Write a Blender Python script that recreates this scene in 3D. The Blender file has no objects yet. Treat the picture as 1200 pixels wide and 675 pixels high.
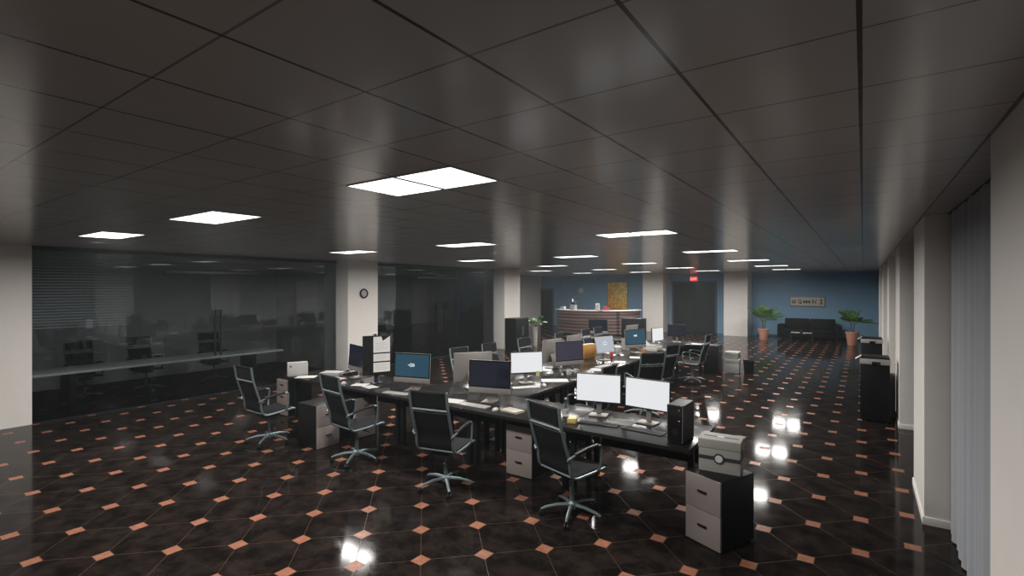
import bpy, bmesh, math, random
from mathutils import Vector, Matrix
random.seed(7)
R = math.radians
SC = bpy.context.scene
COL = SC.collection

# ------------------------------------------------------------------ camera, world, exposure, lamp power
cam_d = bpy.data.cameras.new('camera'); cam_d.sensor_width = 36.0; cam_d.lens = 17.555
cam_d.clip_start = 0.02; cam_d.clip_end = 200
cam = bpy.data.objects.new('camera', cam_d); COL.objects.link(cam)
cam.location = (0, 0, 2.144); cam.rotation_euler = (R(90 - 0.056), 0, R(35.1167))
SC.camera = cam
w = bpy.data.worlds.new('world'); SC.world = w; w.use_nodes = True
w.node_tree.nodes['Background'].inputs[0].default_value = (0.5, 0.55, 0.6, 1)
w.node_tree.nodes['Background'].inputs[1].default_value = 0.0
HAZE = w.node_tree.nodes.new('ShaderNodeVolumeScatter')      # thin indoor haze
HAZE.inputs['Color'].default_value = (0.86, 0.95, 1.0, 1); HAZE.inputs['Density'].default_value = 0.0015; HAZE.inputs['Anisotropy'].default_value = 0.25
w.node_tree.links.new(HAZE.outputs[0], w.node_tree.nodes['World Output'].inputs['Volume'])
SC.view_settings.view_transform = 'Standard'; SC.view_settings.look = 'None'
SC.view_settings.gamma = 1.0; SC.view_settings.use_curve_mapping = False
SC.view_settings.exposure = 0.0
SC.cycles.use_denoising = True
SC.cycles.max_bounces = 8; SC.cycles.diffuse_bounces = 4; SC.cycles.glossy_bounces = 4
SC.cycles.transparent_max_bounces = 16
SC.cycles.sample_clamp_indirect = 4.0
LAMP_W = 83.0        # power of each ceiling light
LAMP_L = 2.6         # brightness of its diffuser
SPREAD = R(174)
H = 2.80             # ceiling height
DT = 0.72            # desk top height

# ------------------------------------------------------------------ materials
MATS = {}
def mat(name, col, rough=0.5, metal=0.0, spec=0.5, emit=None, es=0.0, noise=0.0, nscale=8.0, bump=0.0, coat=0.0, ior=None):
    if name in MATS: return MATS[name]
    m = bpy.data.materials.new(name); m.use_nodes = True
    nt = m.node_tree; b = nt.nodes['Principled BSDF']
    b.inputs['Base Color'].default_value = (*col, 1); b.inputs['Roughness'].default_value = rough
    b.inputs['Metallic'].default_value = metal; b.inputs['Specular IOR Level'].default_value = spec
    b.inputs['Coat Weight'].default_value = coat
    if ior: b.inputs['IOR'].default_value = ior
    if emit: b.inputs['Emission Color'].default_value = (*emit, 1); b.inputs['Emission Strength'].default_value = es
    if noise or bump:
        tc = nt.nodes.new('ShaderNodeTexCoord'); n = nt.nodes.new('ShaderNodeTexNoise')
        n.inputs['Scale'].default_value = nscale; n.inputs['Detail'].default_value = 5
        nt.links.new(tc.outputs['Object'], n.inputs['Vector'])
        if noise:
            mx = nt.nodes.new('ShaderNodeMix'); mx.data_type = 'RGBA'
            mx.inputs[6].default_value = (*[c * (1 - noise) for c in col], 1)
            mx.inputs[7].default_value = (*[min(1, c * (1 + noise)) for c in col], 1)
            nt.links.new(n.outputs['Fac'], mx.inputs[0]); nt.links.new(mx.outputs[2], b.inputs['Base Color'])
        if bump:
            bp = nt.nodes.new('ShaderNodeBump'); bp.inputs['Strength'].default_value = bump; bp.inputs['Distance'].default_value = 0.01
            nt.links.new(n.outputs['Fac'], bp.inputs['Height']); nt.links.new(bp.outputs['Normal'], b.inputs['Normal'])
    MATS[name] = m
    return m

class NX:
    """small helper to write node maths"""
    def __init__(s, nt): s.nt = nt
    def m(s, op, a, b=None, c=None):
        n = s.nt.nodes.new('ShaderNodeMath'); n.operation = op
        for i, v in enumerate((a, b, c)):
            if v is None: continue
            if isinstance(v, (int, float)): n.inputs[i].default_value = v
            else: s.nt.links.new(v, n.inputs[i])
        return n.outputs[0]
    def mix(s, f, a, b):
        n = s.nt.nodes.new('ShaderNodeMix'); n.data_type = 'RGBA'
        for i, v in ((0, f), (6, a), (7, b)):
            if isinstance(v, tuple): n.inputs[i].default_value = (*v, 1)
            elif isinstance(v, (int, float)): n.inputs[i].default_value = v
            else: s.nt.links.new(v, n.inputs[i])
        return n.outputs[2]
    def noise(s, vec, scale, detail=4, rough=0.55):
        n = s.nt.nodes.new('ShaderNodeTexNoise'); n.inputs['Scale'].default_value = scale
        n.inputs['Detail'].default_value = detail; n.inputs['Roughness'].default_value = rough
        s.nt.links.new(vec, n.inputs['Vector']); return n.outputs['Fac']

def floor_mat():
    m = bpy.data.materials.new('dark_stone_tile'); m.use_nodes = True; nt = m.node_tree; b = nt.nodes['Principled BSDF']; x = NX(nt)
    tc = nt.nodes.new('ShaderNodeTexCoord'); sp = nt.nodes.new('ShaderNodeSeparateXYZ'); nt.links.new(tc.outputs['Object'], sp.inputs[0])
    X, Y = sp.outputs[0], sp.outputs[1]
    P = 0.5002; s = 2 ** -0.5
    a = x.m('MULTIPLY', x.m('ADD', X, Y), s / P); a = x.m('SUBTRACT', a, -0.0341 / P)
    c = x.m('MULTIPLY', x.m('SUBTRACT', Y, X), s / P); c = x.m('SUBTRACT', c, 4.4916 / P)
    da = x.m('SUBTRACT', a, x.m('ROUND', a)); dc = x.m('SUBTRACT', c, x.m('ROUND', c))
    aa = x.m('ABSOLUTE', da); ac = x.m('ABSOLUTE', dc)
    dot = x.m('LESS_THAN', x.m('ADD', aa, ac), 0.077 / P)
    dote = x.m('LESS_THAN', x.m('ADD', aa, ac), 0.085 / P)
    line = x.m('LESS_THAN', x.m('MINIMUM', aa, ac), 0.0026 / P)
    grout = x.m('MAXIMUM', line, dote)
    n1 = x.noise(tc.outputs['Object'], 5.0, 6, 0.65); n2 = x.noise(tc.outputs['Object'], 22.0, 4)
    rs = x.m('MULTIPLY', x.m('SUBTRACT', n1, 0.40), 3.2)
    cl = nt.nodes.new('ShaderNodeClamp'); nt.links.new(rs, cl.inputs[0])
    stone = x.mix(cl.outputs[0], (0.0060, 0.0048, 0.0044), (0.0235, 0.0165, 0.0142))
    oc = x.mix(n2, (0.15, 0.054, 0.032), (0.34, 0.155, 0.10))
    col = x.mix(grout, stone, (0.062, 0.033, 0.020)); col = x.mix(dot, col, oc)
    nt.links.new(col, b.inputs['Base Color'])
    rgh = x.m('ADD', x.m('MULTIPLY', n1, 0.10), 0.04)
    nt.links.new(x.m('ADD', rgh, x.m('MULTIPLY', grout, 0.18)), b.inputs['Roughness'])
    b.inputs['Specular IOR Level'].default_value = 0.05
    return m

def ceil_mat():
    m = bpy.data.materials.new('ceiling_tile'); m.use_nodes = True; nt = m.node_tree; b = nt.nodes['Principled BSDF']; x = NX(nt)
    tc = nt.nodes.new('ShaderNodeTexCoord'); sp = nt.nodes.new('ShaderNodeSeparateXYZ'); nt.links.new(tc.outputs['Object'], sp.inputs[0])
    a = x.m('MULTIPLY', x.m('ADD', sp.outputs[0], 0.008), 1 / 0.4525); c = x.m('MULTIPLY', x.m('SUBTRACT', sp.outputs[1], 1.544), 1 / 0.4575)
    da = x.m('ABSOLUTE', x.m('SUBTRACT', a, x.m('ROUND', a))); dc = x.m('ABSOLUTE', x.m('SUBTRACT', c, x.m('ROUND', c)))
    line = x.m('MAXIMUM', x.m('LESS_THAN', da, 0.0062 / 0.45), x.m('MULTIPLY', x.m('LESS_THAN', dc, 0.0042 / 0.45), 0.7))
    n1 = x.noise(tc.outputs['Object'], 1.3, 4); n2 = x.noise(tc.outputs['Object'], 60, 3)
    base = x.mix(n1, (0.45, 0.435, 0.42), (0.51, 0.495, 0.48))
    col = x.mix(line, base, (0.07, 0.065, 0.06))
    nt.links.new(col, b.inputs['Base Color'])
    nt.links.new(x.m('ADD', x.m('MULTIPLY', n2, 0.04), 0.17), b.inputs['Roughness'])
    b.inputs['Specular IOR Level'].default_value = 0.5
    return m

def glass_mat(name, tint, ior=1.5, rough=0.0):
    if name in MATS: return MATS[name]
    m = bpy.data.materials.new(name); m.use_nodes = True; nt = m.node_tree
    nt.nodes.remove(nt.nodes['Principled BSDF']); out = nt.nodes['Material Output']
    t = nt.nodes.new('ShaderNodeBsdfTransparent'); t.inputs[0].default_value = (*tint, 1)
    g = nt.nodes.new('ShaderNodeBsdfGlossy'); g.inputs['Roughness'].default_value = rough; g.inputs[0].default_value = (0.9, 0.95, 1, 1)
    f = nt.nodes.new('ShaderNodeFresnel'); f.inputs[0].default_value = ior
    mx = nt.nodes.new('ShaderNodeMixShader')
    nt.links.new(f.outputs[0], mx.inputs[0]); nt.links.new(t.outputs[0], mx.inputs[1]); nt.links.new(g.outputs[0], mx.inputs[2])
    nt.links.new(mx.outputs[0], out.inputs[0]); MATS[name] = m
    return m

def stripe_mat(name, c1, c2, period, axis=2, rough=0.35):
    m = bpy.data.materials.new(name); m.use_nodes = True; nt = m.node_tree; b = nt.nodes['Principled BSDF']; x = NX(nt)
    tc = nt.nodes.new('ShaderNodeTexCoord'); sp = nt.nodes.new('ShaderNodeSeparateXYZ'); nt.links.new(tc.outputs['Object'], sp.inputs[0])
    mp = nt.nodes.new('ShaderNodeMapping'); nt.links.new(tc.outputs['Object'], mp.inputs[0])
    sc = [0.6, 0.6, 0.6]; sc[axis] = 1 / period; mp.inputs['Scale'].default_value = sc
    n = x.noise(mp.outputs[0], 0.8, 3)
    wv = x.m('SINE', x.m('ADD', x.m('MULTIPLY', sp.outputs[axis], 6.2832 / 0.145), x.m('MULTIPLY', n, 4.0)))
    v = x.m('ADD', x.m('MULTIPLY', wv, 0.55), x.m('SUBTRACT', n, 0.15)); cl = nt.nodes.new('ShaderNodeClamp'); nt.links.new(v, cl.inputs[0])
    nt.links.new(x.mix(cl.outputs[0], c1, c2), b.inputs['Base Color']); b.inputs['Roughness'].default_value = rough
    MATS[name] = m
    return m

def painting_mat():
    m = bpy.data.materials.new('abstract_paint'); m.use_nodes = True; nt = m.node_tree; b = nt.nodes['Principled BSDF']; x = NX(nt)
    tc = nt.nodes.new('ShaderNodeTexCoord'); sp = nt.nodes.new('ShaderNodeSeparateXYZ'); nt.links.new(tc.outputs['Object'], sp.inputs[0])
    n = x.noise(tc.outputs['Object'], 4, 6, 0.7); n2 = x.noise(tc.outputs['Object'], 2.2, 3)
    dg = x.m('ADD', x.m('MULTIPLY', sp.outputs[0], 0.8), x.m('MULTIPLY', sp.outputs[2], 0.9))
    wv = x.m('ADD', x.m('MULTIPLY', x.m('SINE', x.m('ADD', x.m('MULTIPLY', x.m('SUBTRACT', sp.outputs[0], sp.outputs[2]), 11), x.m('MULTIPLY', n, 34))), 0.36), 0.5)
    f = x.m('ADD', x.m('MULTIPLY', dg, 0.5), x.m('ADD', x.m('MULTIPLY', n2, 0.55), 0.42)); cl = nt.nodes.new('ShaderNodeClamp'); nt.links.new(f, cl.inputs[0])
    gold = x.mix(wv, (0.42, 0.25, 0.03), (0.95, 0.76, 0.16)); red = x.mix(wv, (0.50, 0.09, 0.015), (0.92, 0.42, 0.04))
    nt.links.new(x.mix(cl.outputs[0], red, gold), b.inputs['Base Color']); b.inputs['Roughness'].default_value = 0.4
    return m

WHITE = mat('white_plaster', (0.72, 0.69, 0.655), 0.55, noise=0.05, nscale=6, bump=0.05)
BLUEW = mat('blue_paint', (0.185, 0.320, 0.460), 0.75, spec=0.12, noise=0.08, nscale=2)
GREYW = mat('grey_plaster', (0.52, 0.52, 0.51), 0.7, noise=0.06, nscale=3)
SKIRT = mat('skirting_paint', (0.45, 0.44, 0.43), 0.5)
BLACK = mat('black_laminate', (0.006, 0.0065, 0.007), 0.4, spec=0.2, noise=0.25, nscale=30)
DESKTOP = mat('black_desk_laminate', (0.014, 0.0135, 0.013), 0.2, spec=0.12, noise=0.3, nscale=14)
DESKEDGE = mat('desk_edge_black', (0.006, 0.006, 0.0065), 0.45, spec=0.2)
DRAWER = mat('pale_laminate', (0.205, 0.175, 0.165), 0.5, noise=0.06, nscale=5)
HANDLE = mat('dark_handle', (0.02, 0.018, 0.018), 0.35, 0.6)
CHROME = mat('brushed_chrome', (0.165, 0.205, 0.22), 0.47, 0.65)
MESHF = mat('black_mesh_fabric', (0.006, 0.0065, 0.0075), 0.75, spec=0.15, noise=0.3, nscale=60, bump=0.15)
PLAST = mat('black_plastic', (0.008, 0.008, 0.009), 0.45, spec=0.25)
PLASTG = mat('black_gloss_plastic', (0.008, 0.008, 0.009), 0.12)
SILVER = mat('silver_aluminium', (0.24, 0.225, 0.21), 0.5, 0.4)
SILVERP = mat('silver_back_shell', (0.25, 0.235, 0.22), 0.5, 0.2)
WPLAST = mat('white_plastic', (0.40, 0.395, 0.385), 0.35)
PAPER = mat('white_paper', (0.42, 0.415, 0.40), 0.7)
CARD = mat('grey_cardboard', (0.27, 0.265, 0.245), 0.75, noise=0.05, nscale=12)
CARDD = mat('charcoal_band', (0.022, 0.024, 0.03), 0.6)
SCRW = mat('lit_white_screen', (0.02, 0.02, 0.02), 0.2, emit=(0.96, 0.98, 1.0), es=0.80)
SCRB = mat('lit_blue_screen', (0.01, 0.02, 0.03), 0.2, emit=(0.016, 0.066, 0.108), es=0.72)
SCRD = mat('dark_navy_screen', (0.006, 0.008, 0.014), 0.12, emit=(0.005, 0.006, 0.013), es=0.8)
SCRV = mat('dark_violet_screen', (0.02, 0.018, 0.026), 0.25, emit=(0.022, 0.02, 0.035), es=1.0)
SCRL = mat('lit_grey_screen', (0.02, 0.02, 0.02), 0.2, emit=(0.46, 0.50, 0.56), es=0.9)
LOGO = mat('screen_white_mark', (0.02, 0.02, 0.02), 0.3, emit=(0.75, 0.85, 0.92), es=0.9)
DOCM = mat('lit_document_page', (0.05, 0.05, 0.05), 0.4, emit=(0.52, 0.49, 0.455), es=1.0)
DOCL = mat('document_line', (0.05, 0.05, 0.05), 0.5, emit=(0.33, 0.31, 0.29), es=1.0)
TERRA = mat('terracotta', (0.36, 0.17, 0.115), 0.6, noise=0.12, nscale=10)
LEAF = mat('leaf_green', (0.065, 0.15, 0.03), 0.45, noise=0.4, nscale=9)
TRUNK = mat('plant_stem', (0.05, 0.04, 0.025), 0.7)
SOIL = mat('potting_soil', (0.02, 0.014, 0.01), 0.9)
LEATHER = mat('black_leather', (0.005, 0.005, 0.006), 0.6, spec=0.12, bump=0.1, nscale=40)
DOORM = mat('charcoal_door', (0.022, 0.024, 0.026), 0.6, spec=0.15)
DOORT = mat('door_trim_slate', (0.060, 0.088, 0.118), 0.6, spec=0.15)
RED = mat('exit_red', (0.2, 0.01, 0.01), 0.4, emit=(1.0, 0.06, 0.07), es=1.0)
EXITW = mat('exit_letters', (0.8, 0.6, 0.6), 0.4, emit=(1.0, 0.55, 0.55), es=0.9)
YELLOW = mat('yellow_note', (0.50, 0.41, 0.15), 0.7)
ORANGE = mat('orange_card', (0.52, 0.25, 0.05), 0.6)
AMBER = mat('amber_wood', (0.30, 0.13, 0.035), 0.5)
REDP = mat('red_plastic', (0.45, 0.05, 0.05), 0.4)
PINK = mat('pink_paper', (0.50, 0.33, 0.33), 0.7)
WTOP = mat('reception_white_top', (0.70, 0.68, 0.66), 0.3)
GREYPOT = mat('grey_pot', (0.36, 0.34, 0.32), 0.6)
CLOCKF = mat('clock_face', (0.40, 0.40, 0.39), 0.4)
DARKM = mat('dark_metal', (0.035, 0.035, 0.038), 0.35, 0.7)
LIGHTF = mat('light_frame', (0.42, 0.41, 0.40), 0.45)
DIFF = mat('light_diffuser', (0.8, 0.8, 0.8), 0.5, emit=(1.0, 0.985, 0.95), es=LAMP_L)
TGLASS = glass_mat('smoked_glass', (0.71, 0.735, 0.735))
CLEAR = glass_mat('bottle_glass', (0.75, 0.78, 0.74), 1.45)
CURT = mat('grey_curtain', (0.27, 0.285, 0.31), 0.8, noise=0.05, nscale=15)
MTABLE = mat('pale_table_top', (0.80, 0.79, 0.82), 0.4)
BLIND = mat('blind_slat', (0.45, 0.47, 0.48), 0.5)
WOODS = stripe_mat('striped_dark_wood', (0.045, 0.026, 0.024), (0.19, 0.125, 0.115), 0.06)
PAINT = painting_mat()
FLOORM, CEILM = floor_mat(), ceil_mat()

# ------------------------------------------------------------------ mesh building
class MB:
    def __init__(s): s.bm = bmesh.new()
    def _n(s, fn):
        k = len(s.bm.verts); fn(); s.bm.verts.ensure_lookup_table(); return s.bm.verts[k:]
    def box(s, c, d, bev=0.0, rz=0.0, rx=0.0, ry=0.0):
        t = bmesh.new(); bmesh.ops.create_cube(t, size=1.0); bmesh.ops.scale(t, vec=d, verts=t.verts)
        if bev > 0: bmesh.ops.bevel(t, geom=t.edges[:], offset=min(bev, min(d) * 0.45), segments=2, affect='EDGES', profile=0.6)
        M = Matrix.Translation(c) @ Matrix.Rotation(rz, 4, 'Z') @ Matrix.Rotation(ry, 4, 'Y') @ Matrix.Rotation(rx, 4, 'X')
        bmesh.ops.transform(t, matrix=M, verts=t.verts); s._join(t); return s
    def b2(s, p, q, bev=0.0):
        return s.box([(a + b) / 2 for a, b in zip(p, q)], [abs(b - a) for a, b in zip(p, q)], bev)
    def _join(s, t):
        me = bpy.data.meshes.new('t'); t.to_mesh(me); t.free(); s.bm.from_mesh(me); bpy.data.meshes.remove(me)
    def lathe(s, prof, c=(0, 0, 0), seg=20, axis='Z'):
        t = bmesh.new(); rings = []
        for r, z in prof:
            rings.append([t.verts.new((max(r, 1e-5) * math.cos(2 * math.pi * i / seg), max(r, 1e-5) * math.sin(2 * math.pi * i / seg), z)) for i in range(seg)])
        for A, B in zip(rings, rings[1:]):
            for i in range(seg): t.faces.new((A[i], A[(i + 1) % seg], B[(i + 1) % seg], B[i]))
        t.faces.new(rings[0][::-1]); t.faces.new(rings[-1])
        M = Matrix.Translation(c)
        if axis == 'X': M = M @ Matrix.Rotation(R(90), 4, 'Y')
        if axis == 'Y': M = M @ Matrix.Rotation(R(90), 4, 'X')
        bmesh.ops.transform(t, matrix=M, verts=t.verts); bmesh.ops.recalc_face_normals(t, faces=t.faces); s._join(t); return s
    def tube(s, pts, r, seg=8, closed=False):
        t = bmesh.new(); pts = [Vector(p) for p in pts]; n = len(pts); rings = []
        up = None
        for i, p in enumerate(pts):
            a = pts[i - 1] if (i > 0 or closed) else p; b = pts[(i + 1) % n] if (i < n - 1 or closed) else p
            d = (b - a).normalized()
            if up is None:
                up = Vector((0, 0, 1)) if abs(d.z) < 0.9 else Vector((1, 0, 0))
            u = (up - d * up.dot(d))
            u = u.normalized() if u.length > 1e-4 else d.orthogonal().normalized()
            up = u; v = d.cross(u)
            rr = r[i] if isinstance(r, (list, tuple)) else r
            rings.append([t.verts.new(p + (u * math.cos(2 * math.pi * k / seg) + v * math.sin(2 * math.pi * k / seg)) * rr) for k in range(seg)])
        m = n if closed else n - 1
        for i in range(m):
            A, B = rings[i], rings[(i + 1) % n]
            for k in range(seg): t.faces.new((A[k], A[(k + 1) % seg], B[(k + 1) % seg], B[k]))
        if not closed: t.faces.new(rings[0][::-1]); t.faces.new(rings[-1])
        bmesh.ops.recalc_face_normals(t, faces=t.faces); s._join(t); return s
    def prism(s, pts, h0, h1):
        """polygon in xy extruded from z=h0 to z=h1"""
        t = bmesh.new(); A = [t.verts.new((x, y, h0)) for x, y in pts]; B = [t.verts.new((x, y, h1)) for x, y in pts]; n = len(pts)
        for i in range(n): t.faces.new((A[i], A[(i + 1) % n], B[(i + 1) % n], B[i]))
        t.faces.new(A[::-1]); t.faces.new(B); bmesh.ops.recalc_face_normals(t, faces=t.faces); s._join(t); return s
    def sheet(s, rows, th=0.0):
        """grid of points -> surface, optionally thick"""
        t = bmesh.new(); V = [[t.verts.new(p) for p in row] for row in rows]
        for a, b in zip(V, V[1:]):
            for i in range(len(a) - 1): t.faces.new((a[i], a[i + 1], b[i + 1], b[i]))
        if th:
            bmesh.ops.recalc_face_normals(t, faces=t.faces)
            bmesh.ops.solidify(t, geom=t.faces[:], thickness=th)
        s._join(t); return s
    def xf(s, M): bmesh.ops.transform(s.bm, matrix=M, verts=s.bm.verts); return s
    def build(s, name, m, parent=None, kind=None, loc=None):
        me = bpy.data.meshes.new(name); s.bm.to_mesh(me); s.bm.free()
        for p in me.polygons: p.use_smooth = True
        me.set_sharp_from_angle(angle=R(35))
        me.materials.append(m)
        o = bpy.data.objects.new(name, me); COL.objects.link(o)
        if parent is not None: o.parent = parent
        if kind: o['kind'] = kind
        if loc: o.location = loc
        return o

def tag(o, label, cat, group=None):
    o['label'] = label; o['category'] = cat
    if group: o['group'] = group
    return o
def thing(name, label, cat, loc=(0, 0, 0), rz=0.0, group=None):
    o = bpy.data.objects.new(name, None); o.empty_display_size = 0.1; COL.objects.link(o)
    o.location = loc; o.rotation_euler = (0, 0, rz)
    return tag(o, label, cat, group)
KIDS = {}
def copy_tree(o, parent=None):
    c = o.copy(); COL.objects.link(c)
    if parent is not None: c.parent = parent
    for ch in [k for k in bpy.data.objects if k.parent == o]: copy_tree(ch, c)
    return c
def dup(root, loc, rz, label, group=None, cat=None):
    c = copy_tree(root); c.location = loc; c.rotation_euler = (0, 0, rz); c['label'] = label
    if group: c['group'] = group
    return c
def struct(mb, name, m, label=None):
    o = mb.build(name, m); o['kind'] = 'structure'
    if label: o['label'] = label
    return o
def bez(pts, n=6):
    """rounded polyline: Catmull-Rom resample"""
    P = [Vector(p) for p in pts]; out = []
    for i in range(len(P) - 1):
        p0 = P[max(i - 1, 0)]; p1 = P[i]; p2 = P[i + 1]; p3 = P[min(i + 2, len(P) - 1)]
        for k in range(n):
            t = k / n
            out.append(0.5 * ((2 * p1) + (-p0 + p2) * t + (2 * p0 - 5 * p1 + 4 * p2 - p3) * t * t + (-p0 + 3 * p1 - 3 * p2 + p3) * t ** 3))
    out.append(P[-1]); return out

# ------------------------------------------------------------------ room shell
GX = -10.64          # glass partition plane
WX = 0.64            # window wall plane
YB = 24.7            # back wall
YN = -3.2            # wall behind the viewpoint
struct(MB().b2((-15.6, YN, -0.1), (1.0, YB + .1, 0)), 'floor', FLOORM)
struct(MB().b2((-15.6, YN, H), (1.0, YB + .1, H + .1)), 'ceiling', CEILM)
struct(MB().b2((-15.5, YB, 0), (WX, YB + .12, H)), 'wall_back', BLUEW)
struct(MB().b2((-15.5, YN - .12, 0), (WX, YN, H)), 'wall_front', WHITE)
struct(MB().b2((WX + .05, YN, 0), (WX + .17, YB, H)), 'wall_right', GREYW)
struct(MB().b2((-10.80, YN, 0), (GX, 2.07, H)), 'wall_left', WHITE)
struct(MB().b2((-14.06, 2.0, 0), (-13.9, 14.9, H)), 'wall_meeting', GREYW)
struct(MB().b2((-14.0, 1.9, 0), (-10.8, 2.05, H)), 'wall_meeting_near', GREYW)
struct(MB().b2((-15.3, 14.83, 0), (-10.62, 14.98, H)), 'wall_reception', WHITE)
struct(MB().b2((-15.46, 14.98, 0), (-15.3, YB, H)), 'wall_reception_side', WHITE)
struct(MB().b2((-13.9, 7.9, 0), (-10.62, 8.05, H)), 'wall_between_meeting_rooms', GREYW)
struct(MB().b2((-13.9, 2.05, 0), (GX - .05, 7.9, .004)).b2((-13.9, 8.05, 0), (GX - .05, 14.83, .004)), 'floor_meeting', mat('dark_carpet', (.012, .013, .014), .9, spec=0.05))
# pillars along the left glass
for y0, y1, n in ((7.586, 8.494, 'wall_pillar_near'), (14.03, 14.98, 'wall_pillar_far')):
    struct(MB().b2((-10.70, y0, 0), (-10.18, y1, H), .006), n, WHITE)
# pillars on the back wall
struct(MB().b2((-8.84, 23.7, 0), (-7.83, YB, H), .006), 'wall_pier_left', WHITE)
struct(MB().b2((-5.10, 23.7, 0), (-4.12, YB, H), .006), 'wall_pier_right', WHITE)
# pillars along the window wall
for i, y0 in enumerate((1.85, 5.85, 9.6, 13.35, 17.1, 20.85)):
    m = MB().b2((0.452, y0, 0), (WX + .05, y0 + 1.12, H), .006)
    struct(m, 'wall_window_pillar', WHITE)
    struct(MB().b2((0.440, y0 - .012, 0), (WX + .04, y0 + 1.132, .07), .003), 'baseboard_right', WHITE)
# curtain rail slot and bulkhead over the curtains
struct(MB().b2((0.612, 2.97, H - .008), (0.66, YB, H)), 'trim_1', DARKM)
# skirting of the back wall
struct(MB().b2((-3.9, YB - .015, 0), (WX, YB, .08)), 'baseboard_back', DOORT)

# window wall curtains, one per bay
def curtain(y0, y1, label):
    n = int((y1 - y0) / .022); rows = []
    for z, amp in ((0.015, 1.0), (0.7, .95), (1.5, .9), (2.3, .9), (H - .009, .8)):
        row = []
        for i in range(n + 1):
            y = y0 + (y1 - y0) * i / n
            dx = (math.sin(y * 2 * math.pi / .16) * .016 + math.sin(y * 2 * math.pi / .41 + 1) * .010) * amp
            row.append((0.634 + dx * .8, y, z))
        rows.append(row)
    o = MB().sheet(rows, .004).build('curtain', CURT); return tag(o, label, 'curtain')
curtain(2.98, 5.84, 'grey pleated full-length curtain between the two nearest window pillars')
curtain(6.98, 9.59, 'grey curtain edge showing behind the second window pillar')

# ------------------------------------------------------------------ glass partitions
def partition(y0, y1, yd0, yd1, k):
    """glass wall from y0 to y1 with a pair of doors from yd0 to yd1"""
    fr = MB()
    fr.b2((GX - .04, y0, H - .07), (GX + .02, y1, H - .001)); fr.b2((GX - .03, y0, 0), (GX + .01, y1, .02))
    f = struct(fr, 'window_%d' % k, DARKM)
    ym = []
    for a, b in ((y0, yd0), (yd1, y1)):
        n = max(1, round((b - a) / 1.35))
        for i in range(n): ym.append((a + (b - a) * i / n, a + (b - a) * (i + 1) / n))
    for a, b in ym:
        MB().b2((GX - .018, a + .001, .02), (GX - .006, b - .001, H - .07)).build('pane', TGLASS, f)
    d = struct(MB().b2((GX - .03, yd0 + .003, 2.42), (GX + .006, yd1 - .003, 2.46)), 'door_%d' % k, DARKM)
    yc = (yd0 + yd1) / 2
    for a, b, s in ((yd0, yc, 1), (yc, yd1, -1)):
        MB().b2((GX - .018, a + .002, .02), (GX - .006, b - .002, 2.42)).build('door_leaf', TGLASS, d)
        MB().b2((GX - .018, a + .002, 2.46), (GX - .006, b - .002, H - .07)).build('transom_pane', TGLASS, d)
        h = MB(); hy = yc - s * .055
        h.tube([(GX + .055, hy, .78), (GX + .055, hy, 1.70)], .019, 10)
        for z in (.92, 1.56): h.tube([(GX - .006, hy, z), (GX + .055, hy, z)], .010, 8)
        h.build('handle', PLAST, d)
partition(2.07, 7.586, 3.9, 5.70, 1)
partition(8.494, 14.03, 10.33, 12.13, 2)

# ------------------------------------------------------------------ back wall doors
def solid_door(k, x0, x1, top, leaves, z_handle=1.0):
    fr = MB(); t = .09
    fr.b2((x0 - t, YB - .04, 0), (x0, YB - .001, top + t), .004); fr.b2((x1, YB - .04, 0), (x1 + t, YB - .001, top + t), .004)
    fr.b2((x0, YB - .04, top), (x1, YB - .001, top + t), .004)
    d = struct(fr, 'door_%d' % k, DOORT)
    wl = (x1 - x0) / leaves
    for i in range(leaves):
        l = MB().b2((x0 + wl * i + .004, YB - .028, .005), (x0 + wl * (i + 1) - .004, YB - .004, top - .004), .003).build('door_leaf', DOORM, d)
        hx = x0 + wl * (i + (.9 if (leaves == 1 or i == 0) else .1))
        h = MB().tube([(hx, YB - .06, z_handle - .12), (hx, YB - .06, z_handle + .12)], .012, 8)
        for z in (-.1, .1): h.tube([(hx, YB - .02, z_handle + z), (hx, YB - .06, z_handle + z)], .008, 8)
        h.build('handle', CHROME if leaves == 1 else DARKM, d)
solid_door(3, -15.28, -14.55, 1.98, 1)
solid_door(4, -7.62, -5.70, 2.36, 2)

# exit sign with its letters
ex = thing('exit_sign', 'lit red exit sign above the wide dark double doors', 'exit sign', (-6.67, YB, 2.46))
MB().b2((-.17, -.05, 0), (.17, -.002, .19), .006).build('housing', RED, ex)
def letters(word, hgt, m, parent, loc, name='letters', depth=.004, width=None):
    """block capitals facing -y"""
    G = {'E': ['111', '100', '110', '100', '111'], 'X': ['101', '101', '010', '101', '101'], 'I': ['1', '1', '1', '1', '1'], 'T': ['111', '010', '010', '010', '010']}
    px = hgt / 5; x = 0; n = sum(len(G[c][0]) + 1 for c in word) - 1
    for c in word:
        b = MB()
        for r, row in enumerate(G[c]):
            for q, ch in enumerate(row):
                if ch == '1': b.b2((x + q * px, -depth, hgt - (r + 1) * px), (x + (q + 1) * px, 0, hgt - r * px))
        x += (len(G[c][0]) + 1) * px
        bmesh.ops.remove_doubles(b.bm, verts=b.bm.verts, dist=1e-5)
        b.xf(Matrix.Translation((-n * px / 2, 0, 0)))
        o = b.build('letter', m, parent); o.location = loc
letters('EXIT', .10, EXITW, ex, (0, -.0495, .045))

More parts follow.
